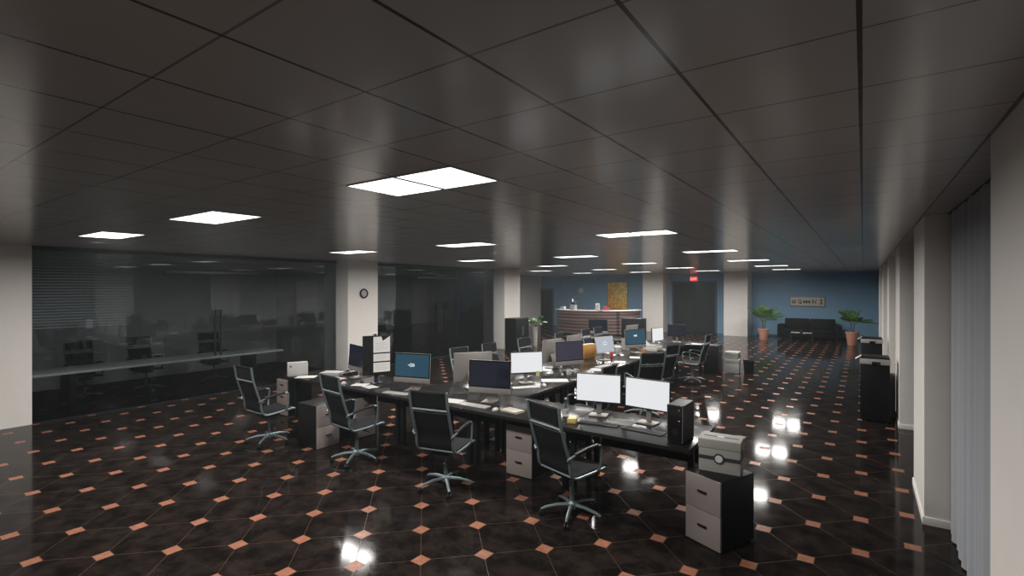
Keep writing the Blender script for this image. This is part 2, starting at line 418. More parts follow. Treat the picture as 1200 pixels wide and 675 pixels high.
# ------------------------------------------------------------------ ceiling lights
def ceiling_light(x, y, label):
    t = thing('ceiling_light', label, 'ceiling light', (x, y, H), 0, 'recessed ceiling lights')
    f = MB(); W, D, g = .885, .425, .028
    for q in (-1, 1):
        f.b2((-W / 2 - .005, q * D / 2, -.006), (W / 2 + .005, q * (D / 2 + .005), 0)); f.b2((q * W / 2, -D / 2, -.006), (q * (W / 2 + .005), D / 2, 0))
    f.b2((-g / 2, -D / 2, -.006), (g / 2, D / 2, 0))
    f.build('frame', LIGHTF, t)
    for s in (-1, 1):
        MB().b2((s * g / 2, -D / 2, -.004), (s * W / 2, D / 2, 0)).build('diffuser', DIFF, t)
    for q in (-1, 1):
        L = bpy.data.lights.new('ceiling_lamp', 'AREA'); L.shape = 'RECTANGLE'; L.size = W / 2 - .085; L.size_y = D - .075
        L.energy = LAMP_W / 2; L.spread = SPREAD; L.color = (1.0, .965, .92)
        lo = bpy.data.objects.new('lamp', L); COL.objects.link(lo); lo.parent = t; lo.location = (q * (W / 4 + g / 4), 0, -.010)
    return t
ROWS = [2.23, 5.86, 9.45, 13.1, 16.8, 20.4]
ORD = ['nearest', 'second', 'third', 'fourth', 'fifth', 'sixth']
for x, line in ((-2.27, 'line closest to the windows'), (-4.99, 'line over the long desk run'), (-7.71, 'line closest to the smoked glass')):
    for i, y in enumerate(ROWS):
        ceiling_light(x, y, 'white twin-panel ceiling light, %s in the %s' % (ORD[i], line))
ceiling_light(-10.43, 16.8, 'white twin-panel ceiling light in front of the reception corner by the far pillar')
ceiling_light(-10.43, 20.4, 'white twin-panel ceiling light above the left end of the reception desk')

# ------------------------------------------------------------------ desks
def make_desk(L, D, label, loc, rz=0, group='black desks of the shared benches'):
    """desk top L along local x, D along local y, origin at the floor under its front left corner"""
    t = thing('office_desk', label, 'desk', loc, rz, group)
    MB().b2((.003, 0, DT - .038), (L - .003, D, DT), .004).build('desk_top', DESKTOP, t)
    MB().b2((.10, D - .10, .34), (L - .10, D - .082, DT - .038)).build('modesty_panel', DESKEDGE, t)
    f = MB(); 
    for x in (.05, L - .05): f.b2((x - .02, .09, DT - .078), (x + .02, D - .09, DT - .038))
    f.build('frame', DARKM, t)
    for x in (.05, L - .05):
        for y in (.22, D - .12):
            MB().b2((x - .027, y - .027, 0), (x + .027, y + .027, DT - .038), .004).build('leg', DESKEDGE, t)
    return t
YF = 4.47; DD = .90
fx = [-7.68, -6.42, -5.15, -3.87, -2.55]; fl_ = [1.26, 1.27, 1.28, 1.32, 1.31]
fn = ['black desk at the left end of the front row, with the white box file',
      'black desk in the front row carrying the document screen',
      'black desk in the front row carrying the blue screen computer',
      'black desk in the front row carrying the dark screen computer and papers',
      'black desk at the right end of the front row, with two white screens']
for x, L, n in zip(fx, fl_, fn): make_desk(L, DD, n, (x, YF, 0))
RX = -3.605; MX = -4.36; LX = -5.115; Y0 = YF + DD + .004; RL = 1.465
rn = ['black desk of the long run holding the white screen with a yellow note',
      'black desk of the long run holding the silver computer with violet screen',
      'black desk of the long run holding the white-framed tilted screen',
      'black desk of the long run holding the small blue screen',
      'last black desk of the long run before the far row']
ln = ['black desk left of the long run holding the nearest silver computer back',
      'second black desk on the left side of the long run',
      'third black desk on the left side of the long run',
      'fourth black desk on the left side of the long run',
      'fifth black desk on the left side of the long run, by the far row']
for i in range(5):
    make_desk(RL, .752, rn[i], (RX, Y0 + i * RL, 0), R(90))          # local y points to -x
    make_desk(RL, .752, ln[i], (LX, Y0 + (i + 1) * RL, 0), R(-90))   # local y points to +x
YK = Y0 + 5 * RL + .006
bn = ['black desk at the right end of the far row', 'middle black desk of the far row', 'black desk at the left end of the far row']
for i in range(3): make_desk(1.3, .85, bn[i], (-4.57 - i * 1.3, YK, 0))

# ------------------------------------------------------------------ drawer pedestals
def make_ped(w_, d_, h_, label, loc, rz, n=2):
    """front faces local -y; origin at the floor under the centre"""
    t = thing('drawer_pedestal', label, 'drawer unit', loc, rz, 'drawer pedestals')
    MB().b2((-w_ / 2, -d_ / 2 + .018, .015), (w_ / 2, d_ / 2, h_), .003).build('body', BLACK, t)
    MB().b2((-w_ / 2 + .02, -d_ / 2 + .04, 0), (w_ / 2 - .02, d_ / 2 - .02, .016)).build('plinth', PLAST, t)
    hh = (h_ - .01) / n
    for i in range(n):
        dr = MB().b2((-w_ / 2 + .002, -d_ / 2, .008 + i * hh + .002), (w_ / 2 - .002, -d_ / 2 + .018, .008 + (i + 1) * hh - .002), .002).build('drawer', DRAWER, t)
        z = .008 + (i + .56) * hh
        m = MB(); m.b2((-.042, -d_ / 2 - .016, z - .009), (.042, -d_ / 2 - .008, z + .009), .004)
        for s in (-1, 1): m.b2((s * .034 - .005, -d_ / 2 - .010, z - .006), (s * .034 + .005, -d_ / 2 + .001, z + .006))
        m.build('handle', HANDLE, dr)
    return t
P1 = make_ped(.345, .44, .575, 'black and pale two-drawer unit under a grey archive box', (-1.003, 4.505, 0), R(-24))
dup(P1, (-3.195, 4.89, 0), R(1), 'two-drawer unit under the front row left of the jar and chair')
dup(P1, (-6.10, 4.07, 0), R(90), 'low two-drawer unit standing in front of the desk row by the second chair')
dup(P1, (-6.06, 4.66, 0), R(90), 'two-drawer unit under the desk behind the second chair')
make_ped(.32, .45, .60, 'three-drawer unit at the left end of the front row', (-7.98, 4.86, 0), 0, 3)
pf = make_ped(.345, .44, .70, 'dark drawer unit backing the far row beside the stacked boxes', (-3.09, 13.2, 0), R(180))
make_ped(.26, .30, .70, 'pale two-drawer unit tucked behind the nearest copier', (.305, 10.43, 0), 0)

# archive box on the near pedestal
def archive_box(label, loc, rz, w_=.34, d_=.235, h_=.275, m=CARD, band=True, group=None):
    t = thing('archive_box', label, 'storage box', loc, rz, group)
    MB().b2((-w_ / 2 + .006, -d_ / 2 + .006, 0), (w_ / 2 - .006, d_ / 2 - .006, h_ - .02), .003).build('box_body', m, t)
    MB().b2((-w_ / 2, -d_ / 2, h_ - .075), (w_ / 2, d_ / 2, h_), .004).build('box_lid', m, t)
    for s in (-1, 1):
        MB().lathe([(.024, -.002), (.024, .003)], (0, 0, 0), 16, 'X').xf(Matrix.Translation((s * (w_ / 2 - .004), 0, h_ - .105)) @ Matrix.Scale(1.4, 4, (0, 1, 0))).build('hand_hole', CARDD, t)
    if band:
        b = MB(); z = h_ * .43
        b.b2((-w_ / 2 + .004, -d_ / 2 + .003, z - .016), (w_ / 2 - .004, -d_ / 2 + .0075, z + .016)); b.b2((w_ / 2 - .008, -d_ / 2 + .004, z - .016), (w_ / 2 - .003, d_ / 2 - .004, z + .016))
        b.b2((-w_ / 2 + .03, -.012, h_ - .001), (w_ / 2 - .03, .012, h_ + .0015)); b.build('band', CARDD, t)
        MB().lathe([(.044, -.001), (.044, .004)], (0, -d_ / 2 + .003, z), 24, 'Y').build('emblem_ring', CARDD, t)
        e = MB().lathe([(.031, -.001), (.031, .0055)], (0, -d_ / 2 + .002, z), 24, 'Y').build('emblem', PAPER, t)
        g = MB(); y = -d_ / 2 - .0045
        g.tube([(.018 * math.cos(R(a)), y, z + .018 * math.sin(R(a))) for a in range(40, 341, 20)], .003, 6)
        g.b2((.0, y - .002, z - .004), (.018, y + .002, z + .003)); g.build('emblem_mark', DOCL, e)
        MB().lathe([(.03, 0), (.03, .003)], (0, 0, h_), 20).build('lid_patch', PAPER, t)
    return t
archive_box('grey lidded archive box with dark band and round emblem on a drawer unit', (-1.005, 4.575, .575), R(4))

# ------------------------------------------------------------------ office chair
def make_chair(label, loc, rz, group):
    """high-back chair facing local +y, origin on the floor under its column"""
    t = thing('office_chair', label, 'office chair', loc, rz, group)
    W = .215
    side = [(0, -.365, 1.10), (0, -.345, .965), (0, -.330, .90), (0, -.275, .72), (0, -.240, .62), (0, -.228, .52), (0, -.205, .468), (0, -.165, .442), (0, -.08, .440), (0, .10, .452), (0, .215, .462), (0, .25, .452)]
    sp = bez(side, 5)
    for s in (-1, 1):
        MB().tube([p + Vector((s * W, 0, 0)) for p in sp], .0145, 8).build('side_rail', CHROME, t)
    # back sling (two panels split by the cross rail) and seat
    def sling(a, b, n, name, parent, extra=0):
        pts = [p for p in sp if a <= p.z <= b and p.y < -.2] if name != 'seat' else [p for p in sp if p.y >= -.235 and p.z < .54]
        rows = []
        for p in pts:
            row = []
            for k in range(9):
                u = -1 + k / 4; sag = .6 * (1 - u * u) - .55
                off = Vector((0, -.018 * sag, 0)) if name != 'seat' else Vector((0, 0, -.014 * sag))
                row.append((u * (W - .010), p.y + off.y, p.z + off.z))
            rows.append(row)
        return MB().sheet(rows, .014).build(name, MESHF, parent)
    sling(.50, .885, 0, 'backrest', t); sling(.925, 1.09, 0, 'headrest', t); sling(0, 0, 0, 'seat', t)
    for y, z, r_ in ((-.333, .905, .012), (-.365, 1.095, .009), (.235, .457, .009), (-.205, .462, .010)):
        MB().tube([(-W, y, z), (W, y, z)], r_, 8).build('cross_rail', PLAST if z > 1 else CHROME, t)
    for s in (-1, 1):
        x = s * (W + .03)
        pts = bez([(s * W, -.262, .62), (x, -.235, .655), (x, -.05, .69), (x, .085, .70), (x, .13, .685), (x, .135, .64), (x, .12, .50), (s * W, .10, .452)], 5)
        a = MB().tube(pts, .0115, 8).build('armrest', CHROME, t)
        MB().tube([(x, -.20, .668), (x, -.05, .695), (x, .08, .707)], .018, 8).build('arm_pad', PLAST, a)
    m = MB(); m.b2((-.10, -.13, .385), (.10, .10, .415), .01); m.b2((-W, -.03, .415), (W, .01, .432), .004); m.tube([(.08, 0, .40), (.23, .03, .395), (.25, .03, .39)], .006, 6)
    m.build('tilt_mechanism', PLAST, t)
    MB().lathe([(.024, .11), (.024, .26), (.015, .262), (.015, .40)], (0, 0, 0), 14).build('gas_lift', CHROME, t)
    b = MB().lathe([(.045, .075), (.045, .12), (.025, .14)], (0, 0, 0), 16)
    for k in range(5):
        a = R(72 * k + 18); d = Vector((math.cos(a), math.sin(a), 0))
        b.tube([Vector((0, 0, .105)) + d * .03, Vector((0, 0, .102)) + d * .14, Vector((0, 0, .080)) + d * .25, Vector((0, 0, .062)) + d * .292], [.02, .018, .015, .012], 8)
    bo = b.build('star_base', CHROME, t)
    for k in range(5):
        a = R(72 * k + 18); d = Vector((math.cos(a), math.sin(a), 0)); q = d.cross(Vector((0, 0, 1)))
        cst = MB()
        for s in (-1, 1):
            M = Matrix.Translation(d * .292 + q * (s * .014) + Vector((0, 0, .0262))) @ Matrix.Rotation(a + R(90), 4, 'Z') @ Matrix.Rotation(R(90), 4, 'Y')
            w1 = MB().lathe([(.018, -.008), (.026, -.006), (.026, .006), (.018, .008)], (0, 0, 0), 14); w1.xf(M)
            me = bpy.data.meshes.new('t'); w1.bm.to_mesh(me); w1.bm.free(); cst.bm.from_mesh(me); bpy.data.meshes.remove(me)
        cst.tube([d * .292 + Vector((0, 0, .026)), d * .292 + Vector((0, 0, .066))], .009, 8)
        cst.build('caster', PLAST, bo)
    return t
g = 'black office chairs around the desks'
CH = make_chair('black office chair nearest to the viewer, pulled up to the two white screens', (-2.24, 4.17, 0), R(-18), g)
dup(CH, (-3.66, 3.97, 0), R(13), 'black office chair facing the dark screen computer, arm to the right', g)
dup(CH, (-5.13, 3.95, 0), R(-6), 'black office chair beside the low free-standing drawer unit', g)
dup(CH, (-6.72, 3.72, 0), R(0), 'black office chair standing alone at far left before the smoked glass', g)
# right side of the long run, turned to the desks
dup(CH, (-3.12, 6.20, 0), R(88), 'black chair behind the twin white screens, pulled up to the long run', g)
dup(CH, (-3.02, 8.06, 0), R(50), 'nearer of the two black chairs right of the long run above the twin screens', g)
dup(CH, (-3.18, 9.22, 0), R(75), 'further of the two black chairs right of the long run above the twin screens', g)
dup(CH, (-3.16, 11.57, 0), R(88), 'black chair in profile, facing left, before the far row end', g)
# left side of the long run
for y, a, n in ((6.43, -94, 'black chair back left of the nearest silver computer back'), (7.30, -88, 'black chair by the far glass, left of the long run near the pillar'),
                (8.44, -92, 'black chair back in front of the tall black cabinet, behind the white screen'), (9.91, -84, 'black chair back behind the silver computer with violet screen'),
                (11.20, -90, 'black chair back behind the white-framed tilted screen'), (11.88, -92, 'black chair back between tilted screen and blue screen, by the reception')):
    dup(CH, (-5.40, y * 1.02, 0), R(a), n, g)

# ------------------------------------------------------------------ computers
def make_imac(label, loc, rz, scr=SCRD, mark=None, W=.56, tilt=-4):
    """all-in-one computer, screen facing local -y, origin on the desk"""
    t = thing('desktop_computer', label, 'computer', loc, rz, 'all-in-one computers on the desks')
    z0, z1, ch = .11, .515, .068
    M = Matrix.Translation((0, 0, .30)) @ Matrix.Rotation(R(tilt), 4, 'X') @ Matrix.Translation((0, 0, -.30))
    # shell with a bulged back
    rows = []
    nx, nz = 12, 10
    for j in range(nz + 1):
        v = -1 + 2 * j / nz; row = []
        for i in range(nx + 1):
            u = -1 + 2 * i / nx
            bulge = .034 * max(0, (1 - u * u)) ** .8 * max(0, (1 - v * v)) ** .8
            row.append((u * W / 2, .008 + bulge, (z0 + z1) / 2 + v * (z1 - z0) / 2))
        rows.append(row)
    s = MB().sheet(rows); s.b2((-W / 2, -.004, z0), (W / 2, .0085, z1), .003); s.xf(M); s.build('back_shell', SILVERP, t)
    MB().b2((-W / 2 + .002, -.0075, z0 + .002), (W / 2 - .002, -.004, z0 + ch), .001).xf(M).build('chin', SILVER, t)
    MB().b2((-W / 2 + .002, -.0075, z0 + ch), (W / 2 - .002, -.004, z1 - .002), .001).xf(M).build('bezel', PLASTG, t)
    sc = MB().b2((-W / 2 + .018, -.0085, z0 + ch + .016), (W / 2 - .018, -.0074, z1 - .018)).xf(M).build('screen', scr, t)
    if mark == 'logo':
        b = MB(); zc = (z0 + ch + z1) / 2 + .005; y = -.0092
        b.tube([(-.012 + .019 * math.cos(R(a)), y, zc + .019 * math.sin(R(a))) for a in range(0, 361, 24)], .0055, 6)
        b.tube([(.020 + .015 * math.cos(R(a)), y, zc + .002 + .015 * math.sin(R(a))) for a in range(0, 361, 24)], .0055, 6)
        b.b2((-.062, y - .001, zc - .006), (-.036, y + .001, zc + .002)); b.b2((.030, y - .001, zc - .02), (.040, y + .001, zc + .016))
        b.xf(M).build('screen_logo', LOGO, sc)
    if mark == 'small':
        b = MB(); zc = (z0 + ch + z1) / 2 + .03
        b.b2((-.05, -.0095, zc - .016), (-.005, -.0084, zc + .012)); b.b2((.0, -.0095, zc - .022), (.035, -.0084, zc + .022)); b.xf(M).build('screen_logo', LOGO, sc)
    # stand
    st = MB(); rows = []
    for y, z in ((.035, .26), (.075, .16), (.095, .07), (.090, .012), (.06, .006), (-.02, .005), (-.09, .004)):
        rows.append([(x, y, z) for x in (-.085, 0, .085)])
    st.sheet(rows, .008); st.build('stand', SILVER, t)
    return t
Z = DT
IM = make_imac('silver computer with dark navy screen facing the third chair from left', (-3.80, 4.92, Z), R(16), SCRD)
make_imac('silver computer with lit blue screen and white logo in the front row', (-5.10, 4.85, Z), R(16), SCRB, 'logo')
dup(IM, (-6.55, 5.03, Z), R(-16), 'narrow-looking dark computer left of the document screen')
dup(IM, (-4.50, 5.44, Z), R(236), 'silver computer showing its plain back, nearest behind the dark screen')
make_imac('silver computer with violet dark screen on the long run', (-4.08, 7.50, Z), R(63), SCRV)
dup(IM, (-4.50, 7.62, Z), R(264), 'silver computer back just left of the violet dark screen')
dup(IM, (-4.56, 8.55, Z), R(268), 'silver computer back just behind the violet dark screen')
make_imac('small blue-screen computer with white mark far along the run', (-4.06, 10.45, Z), R(60), SCRB, 'small')
dup(IM, (-4.62, 11.65, Z), R(262), 'silver computer back behind the small blue screen')

def make_monitor(label, loc, rz, scr, w_=.50, h_=.318, z0=.145, tilt=-2, frame=PLAST, stand=SILVER, base_x=0.0, base_w=.20, base_m=None):
    """flat monitor facing local -y, origin on the desk"""
    t = thing('computer_monitor', label, 'monitor', loc, rz, 'flat monitors on the desks')
    M = Matrix.Translation((0, 0, z0 + h_ / 2)) @ Matrix.Rotation(R(tilt), 4, 'X') @ Matrix.Translation((0, 0, -z0 - h_ / 2))
    s = MB().b2((-w_ / 2, -.012, z0), (w_ / 2, .012, z0 + h_), .003); s.b2((-w_ * .3, .012, z0 + h_ * .18), (w_ * .3, .032, z0 + h_ * .8), .008); s.xf(M).build('housing', frame, t)
    b = .009
    sc = MB().b2((-w_ / 2 + b, -.0135, z0 + b + .006), (w_ / 2 - b, -.0115, z0 + h_ - b)).xf(M).build('screen', scr, t)
    n = MB(); n.b2((-.028, .030, .012), (.028, .050, z0 + h_ * .55), .004); n.build('stand_neck', stand, t)
    MB().b2((-base_w / 2, -.075, 0), (base_w / 2, .085, .012), .004).build('stand_base', base_m or stand, t)
    return t, sc, M
make_monitor('left one of two white-screen monitors side by side on the front desk', (-2.41, 5.10, Z), R(14), SCRW)
make_monitor('right one of two white-screen monitors, beside the computer tower', (-1.85, 5.10, Z), R(-5), SCRW)
make_monitor('white-screen monitor with a yellow note under its edge, on the long run', (-4.11, 6.22, Z), R(51), SCRW)
t, sc, M = make_monitor('white-framed tilted screen with a pale logo on the long run', (-4.15, 9.06, Z), R(72), SCRL, frame=WPLAST, tilt=-12)
b = MB(); b.tube([(.05 * math.cos(R(a)), -.0145, .33 + .03 * math.sin(R(a))) for a in range(0, 361, 30)], .007, 6); b.b2((-.06, -.0150, .30), (.055, -.0136, .312)); b.xf(M).build('screen_logo', LOGO, sc)
make_monitor('small white screen at the far end of the long run', (-4.02, 11.75, Z), R(78), SCRW)
# document screen
t, sc, M = make_monitor('black monitor showing three pale document pages in the front row', (-5.93, 4.93, Z), R(66), PLASTG, w_=.42, h_=.585, z0=.125, tilt=0, stand=mat('navy_stand', (.012, .013, .03), .4), base_w=.15)
for z0, z1, cut in ((.455, .675, True), (.325, .435, False), (.165, .305, False)):
    p = MB(); x0, x1 = -.055, .195
    if cut:
        p.prism([(x0, z0), (x1, z0), (x1, z1 + .02), (x0 + .14, z1 - .05), (x0 + .12, z1 + .015), (x0, z1 + .015)], .0136, .0150); p.xf(Matrix.Rotation(R(90), 4, 'X'))
    else:
        p.b2((x0, -.0150, z0), (x1, -.0136, z1))
    p.build('document_page', DOCM, sc)
    q = MB(); z = z1 - .03
    if cut: z = z1 - .085
    while z > z0 + .02: q.b2((x0 + .03, -.0156, z), (x1 - .03 - random.random() * .1, -.0149, z + .006)); z -= .024
    q.build('document_lines', DOCL, sc)
wc = thing('webcam', 'small white webcam perched on top of the document screen', 'webcam', (-5.93, 4.90, Z + .714), R(68))
MB().b2((-.035, -.016, .004), (.035, .016, .036), .012).build('body', WPLAST, wc)
MB().lathe([(.011, 0), (.011, .004)], (0, -.015, .02), 14, 'Y').build('lens', SCRB, wc)
MB().b2((-.015, -.02, -.0045), (.015, .02, .006), .002).build('clip', PLAST, wc)

# tower PC
tw = thing('computer_tower', 'black computer tower standing at the right end of the front desk', 'computer', (-1.395, 4.73, Z), R(-2))
MB().b2((-.072, -.15, .008), (.072, .16, .35), .004).build('case', PLAST, tw)
f = MB(); f.b2((-.074, -.162, .010), (.074, -.149, .352), .004); f.build('front_panel', PLASTG, tw)
r_ = MB().tube([(-.069, -.163, .018), (.069, -.163, .018), (.069, -.163, .345), (-.069, -.163, .345)], .0022, 6, True); r_.build('front_trim', SILVERP, tw)
MB().lathe([(.030, 0), (.030, .003)], (0, -.162, .11), 20, 'Y').build('fan_grille', DARKM, tw)
MB().lathe([(.008, 0), (.008, .004)], (.038, -.162, .31), 12, 'Y').build('power_button', SILVER, tw)
for k in range(3): MB().b2((.030, -.1645, .18 + k * .028), (.046, -.1615, .19 + k * .028)).build('port', WPLAST if k == 1 else DARKM, tw)
ft = MB()
for x in (-.05, .05):
    for y in (-.12, .13): ft.lathe([(.012, 0), (.012, .009)], (x, y, 0), 10)
ft.build('rubber_feet', PLAST, tw)

# ------------------------------------------------------------------ desk clutter
def make_kb(label, loc, rz, m=WPLAST, km=PAPER, W=.40, D=.125):
    t = thing('keyboard', label, 'keyboard', loc, rz, 'keyboards on the desks')
    MB().b2((-W / 2, -D / 2, 0), (W / 2, D / 2, .010), .003).build('keyboard_case', m, t)
    k = MB()
    for r in range(5):
        n = 14 if r else 1
        if r == 0:
            k.b2((-W * .2, -D / 2 + .008, .010), (W * .2, -D / 2 + .026, .0135), .001); continue
        for i in range(n):
            x = -W / 2 + .012 + (W - .024) * (i + .5) / n; y = -D / 2 + .012 + r * (D - .016) / 5 + .008
            k.b2((x - .0105, y - .009, .010), (x + .0105, y + .009, .0135))
    k.build('keys', km, t)
    return t
def make_mouse(label, loc, rz, m=WPLAST):
    t = thing('mouse', label, 'mouse', loc, rz, 'computer mice on the desks')
    rows = []
    b = MB(); bm = b.bm; bmesh.ops.create_uvsphere(bm, u_segments=16, v_segments=10, radius=1.0); bmesh.ops.scale(bm, vec=(.031, .056, .028), verts=bm.verts)
    for v in bm.verts: v.co.z = max(v.co.z, 0)
    b.build('mouse_shell', m, t)
    MB().b2((-.003, .02, .020), (.003, .034, .029), .001).build('scroll_wheel', DARKM, t)
    return t
def paper(label, loc, rz, w_=.21, d_=.297, h_=.003, m=PAPER, name='paper_sheet', cat='paper', group='papers on the desks', n=1):
    b = MB()
    for i in range(n):
        dx, dy, a = (random.uniform(-.01, .01), random.uniform(-.01, .01), random.uniform(-.1, .1)) if n > 1 else (0, 0, 0)
        b.box((dx, dy, h_ / n * (i + .5)), (w_, d_, h_ / n), 0, a)
    o = b.build(name, m); o.location = loc; o.rotation_euler = (0, 0, rz); return tag(o, label, cat, group)
z = Z
K1 = make_kb('white keyboard in front of the blue screen computer', (-5.13, 4.60, z), R(10))
dup(K1, (-3.83, 4.66, z), R(2), 'white keyboard on the front row before the dark navy screen')
dup(K1, (-3.92, 5.92, z), R(52), 'pale keyboard before the white screen with yellow note')
dup(K1, (-3.83, 8.32, z), R(80), 'thin white keyboard on the long run before the tilted screen')
K2 = make_kb('black keyboard before the left one of the twin white screens', (-2.26, 4.78, z), R(8), PLAST, PLAST, .42, .13)
dup(K2, (-1.78, 4.80, z), R(-4), 'black keyboard before the right one of the twin white screens')
M1 = make_mouse('white mouse right of the keyboard, before the dark navy screen', (-3.50, 4.64, z), R(5))
dup(M1, (-3.80, 6.22, z), R(50), 'white mouse on a pale sheet before the white screen with yellow note')
dup(M1, (-6.30, 4.62, z), R(12), 'white mouse beside the papers left of the document screen')
paper('grey desk mat between the twin white monitors', (-2.09, 4.99, z), R(4), .26, .22, .003, mat('grey_mat', (.10, .10, .095), .5), 'desk_mat', 'desk mat', None)
paper('messy pad of white papers left of the front keyboard', (-4.16, 4.66, z), R(12), .26, .20, .018, PAPER, 'paper_pad', 'paper', 'papers on the desks', 5)
paper('small stack of cream papers at the corner where the benches meet', (-3.30, 4.70, z), R(-8), .24, .15, .02, mat('cream_paper', (.40, .36, .31), .7), 'paper_pad', 'paper', 'papers on the desks', 4)
paper('white sheet on the desk left of the document screen stand', (-6.02, 4.70, z), R(25), .22, .18, .004)
paper('white sheet lying under the document screen', (-5.77, 4.68, z), R(-12), .22, .16, .003)
paper('white sheets fanned beside the yellow note on the long run', (-3.86, 6.62, z), R(40), .40, .24, .006, PAPER, 'paper_sheet', 'paper', 'papers on the desks', 2)
paper('white sheet by the bench edge behind the left twin screen', (-3.78, 7.92, z), R(15))
paper('white sheet beyond the thin white keyboard', (-3.80, 8.98, z), R(20), .22, .28)
paper('white sheet before the small blue screen', (-3.80, 9.75, z), R(20), .2, .28)
paper('white sheet among the papers on the left end desk', (-7.25, 4.62, z), R(40), .30, .22, .004)
paper('pink-grey folder on the left end desk', (-6.70, 4.78, z), R(5), .26, .2, .010, PINK, 'folder', 'folder', None)
bk = thing('thick_book', 'thick pale book lying on the left end desk', 'book', (-7.08, 4.98, z), R(28))
MB().b2((-.16, -.11, .006), (.155, .11, .042), .002).build('pages', PAPER, bk)
c = MB(); c.b2((-.165, -.115, 0), (.165, .115, .006)); c.b2((-.165, -.115, .042), (.165, .115, .048)); c.b2((-.168, -.115, 0), (-.158, .115, .048), .004); c.build('cover', WPLAST, bk)
# desk phone
ph = thing('desk_phone', 'black desk phone behind the chair on the left end desk', 'telephone', (-6.86, 5.16, z), R(12))
MB().prism([(-.09, 0), (.09, 0), (.09, .055), (-.09, .02)], -.08, .08).xf(Matrix.Rotation(R(90), 4, 'X')).build('base', PLAST, ph)
MB().tube(bez([(-.02, -.05, .06), (-.02, -.03, .075), (-.02, .06, .075), (-.02, .08, .062)], 4), .016, 8).build('handset', PLASTG, ph)
k = MB()
for i in range(3):
    for j in range(4): k.box((.03 + i * .02, -.04 + j * .022, .044 + i * .004), (.013, .013, .008))
k.build('keypad', SILVERP, ph)
# white box file
bf = thing('box_file', 'white box file standing upright at the left end of the front row', 'box file', (-7.50, 4.62, z), R(66))
MB().b2((-.15, -.06, 0), (.15, .06, .215), .004).build('file_body', WPLAST, bf)
MB().b2((-.151, -.0625, .012), (.151, -.058, .205), .002).build('spine_label', PAPER, bf)
MB().lathe([(.014, -.001), (.014, .003)], (-.11, -.062, .16), 14, 'Y').build('finger_hole', DARKM, bf)
# bottle and note block
bt = thing('glass_bottle', 'empty glass bottle standing on the front desk left of the twin screens', 'bottle', (-2.68, 4.84, z), 0)
MB().lathe([(.030, 0), (.034, .006), (.034, .10), (.026, .13), (.014, .155), (.013, .19)], (0, 0, 0), 18).build('bottle_body', CLEAR, bt)
MB().lathe([(.015, .188), (.015, .205)], (0, 0, 0), 14).build('cap', SILVER, bt)
MB().lathe([(.0345, .03), (.0345, .08)], (0, 0, 0), 18).build('bottle_label', PAPER, bt)
nb = thing('note_block', 'yellow memo block on the front desk before the glass bottle', 'note block', (-2.50, 4.66, z), R(12))
MB().b2((-.045, -.045, 0), (.045, .045, .055), .002).build('notes', YELLOW, nb); MB().b2((-.047, -.047, 0), (.047, .047, .014), .002).build('holder', AMBER, nb)
sn = MB().box((0, 0, 0), (.055, .003, .075)).build('sticky_note', YELLOW); sn.location = (-3.985, 6.34, Z + .135); sn.rotation_euler = (R(4), 0, R(51)); tag(sn, 'yellow sticky note hanging from the lower edge of the white screen', 'sticky note')
def cup(label, loc, m=WPLAST, r=.038, h_=.09, rz=0):
    t = thing('mug', label, 'mug', loc, rz, 'mugs on the desks')
    MB().lathe([(r * .85, 0), (r, .01), (r, h_), (r - .004, h_), (r - .005, .012), (.001, .011)], (0, 0, 0), 18).build('mug_body', m, t)
    MB().tube(bez([(r - .003, 0, h_ * .8), (r + .02, 0, h_ * .75), (r + .025, 0, h_ * .45), (r - .002, 0, h_ * .25)], 4), .005, 6).build('handle', m, t)
    return t
cup('beige mug beside the dark navy screen, under the white screen', (-4.38, 6.06, z), mat('beige_ceramic', (.42, .38, .32), .4))
cup('pair of mugs on the long run, nearer white one', (-3.92, 7.18, z), rz=1.0)
cup('pair of mugs on the long run, further white one', (-3.92, 7.42, z), r=.034, h_=.07, rz=.4)
cup('white mug just left of the small blue screen', (-4.30, 10.05, z), r=.045, h_=.14)
cup('amber brown mug below the small blue screen', (-3.83, 10.35, z), AMBER, r=.055, h_=.10)
bw = MB().lathe([(.03, 0), (.055, .02), (.06, .035), (.055, .035), (.03, .008)], (0, 0, 0), 18).build('bowl', YELLOW); bw.location = (-4.22, 5.90, z); tag(bw, 'small yellow bowl left of the pale keyboard', 'bowl')
of = thing('magazine_file', 'orange upright file holder left of the tilted screen', 'file holder', (-4.55, 9.15, z), R(70))
MB().b2((-.16, -.05, 0), (.16, .05, .27), .003).build('holder', ORANGE, of); MB().b2((-.15, -.04, .27), (.15, .04, .285)).build('papers', PAPER, of)
# small red-orange bottle by the tilted screen
rb = thing('red_bottle', 'small red bottle with orange cap right of the tilted screen', 'bottle', (-4.22, 9.55, z))
MB().lathe([(.032, 0), (.034, .02), (.03, .13), (.015, .15)], (0, 0, 0), 14).build('bottle_body', REDP, rb); MB().lathe([(.02, .15), (.02, .19)], (0, 0, 0), 12).build('cap', ORANGE, rb)
# printer on the long run
pr = thing('desk_printer', 'white desk printer beyond the small blue screen', 'printer', (-3.90, 11.12, z), R(90))
MB().b2((-.2, -.15, 0), (.2, .16, .09), .01).build('printer_body', WPLAST, pr); MB().b2((-.17, -.10, .09), (.17, .15, .115), .006).build('printer_lid', CARD, pr)
MB().prism([(.10, .09), (.155, .09), (.21, .19), (.20, .195)], -.13, .13).xf(Matrix.Rotation(R(90), 4, 'Z') @ Matrix.Rotation(R(90), 4, 'X')).build('paper_tray', PAPER, pr)
MB().b2((-.15, -.23, .02), (.15, -.15, .03), .003).build('output_tray', PLAST, pr)
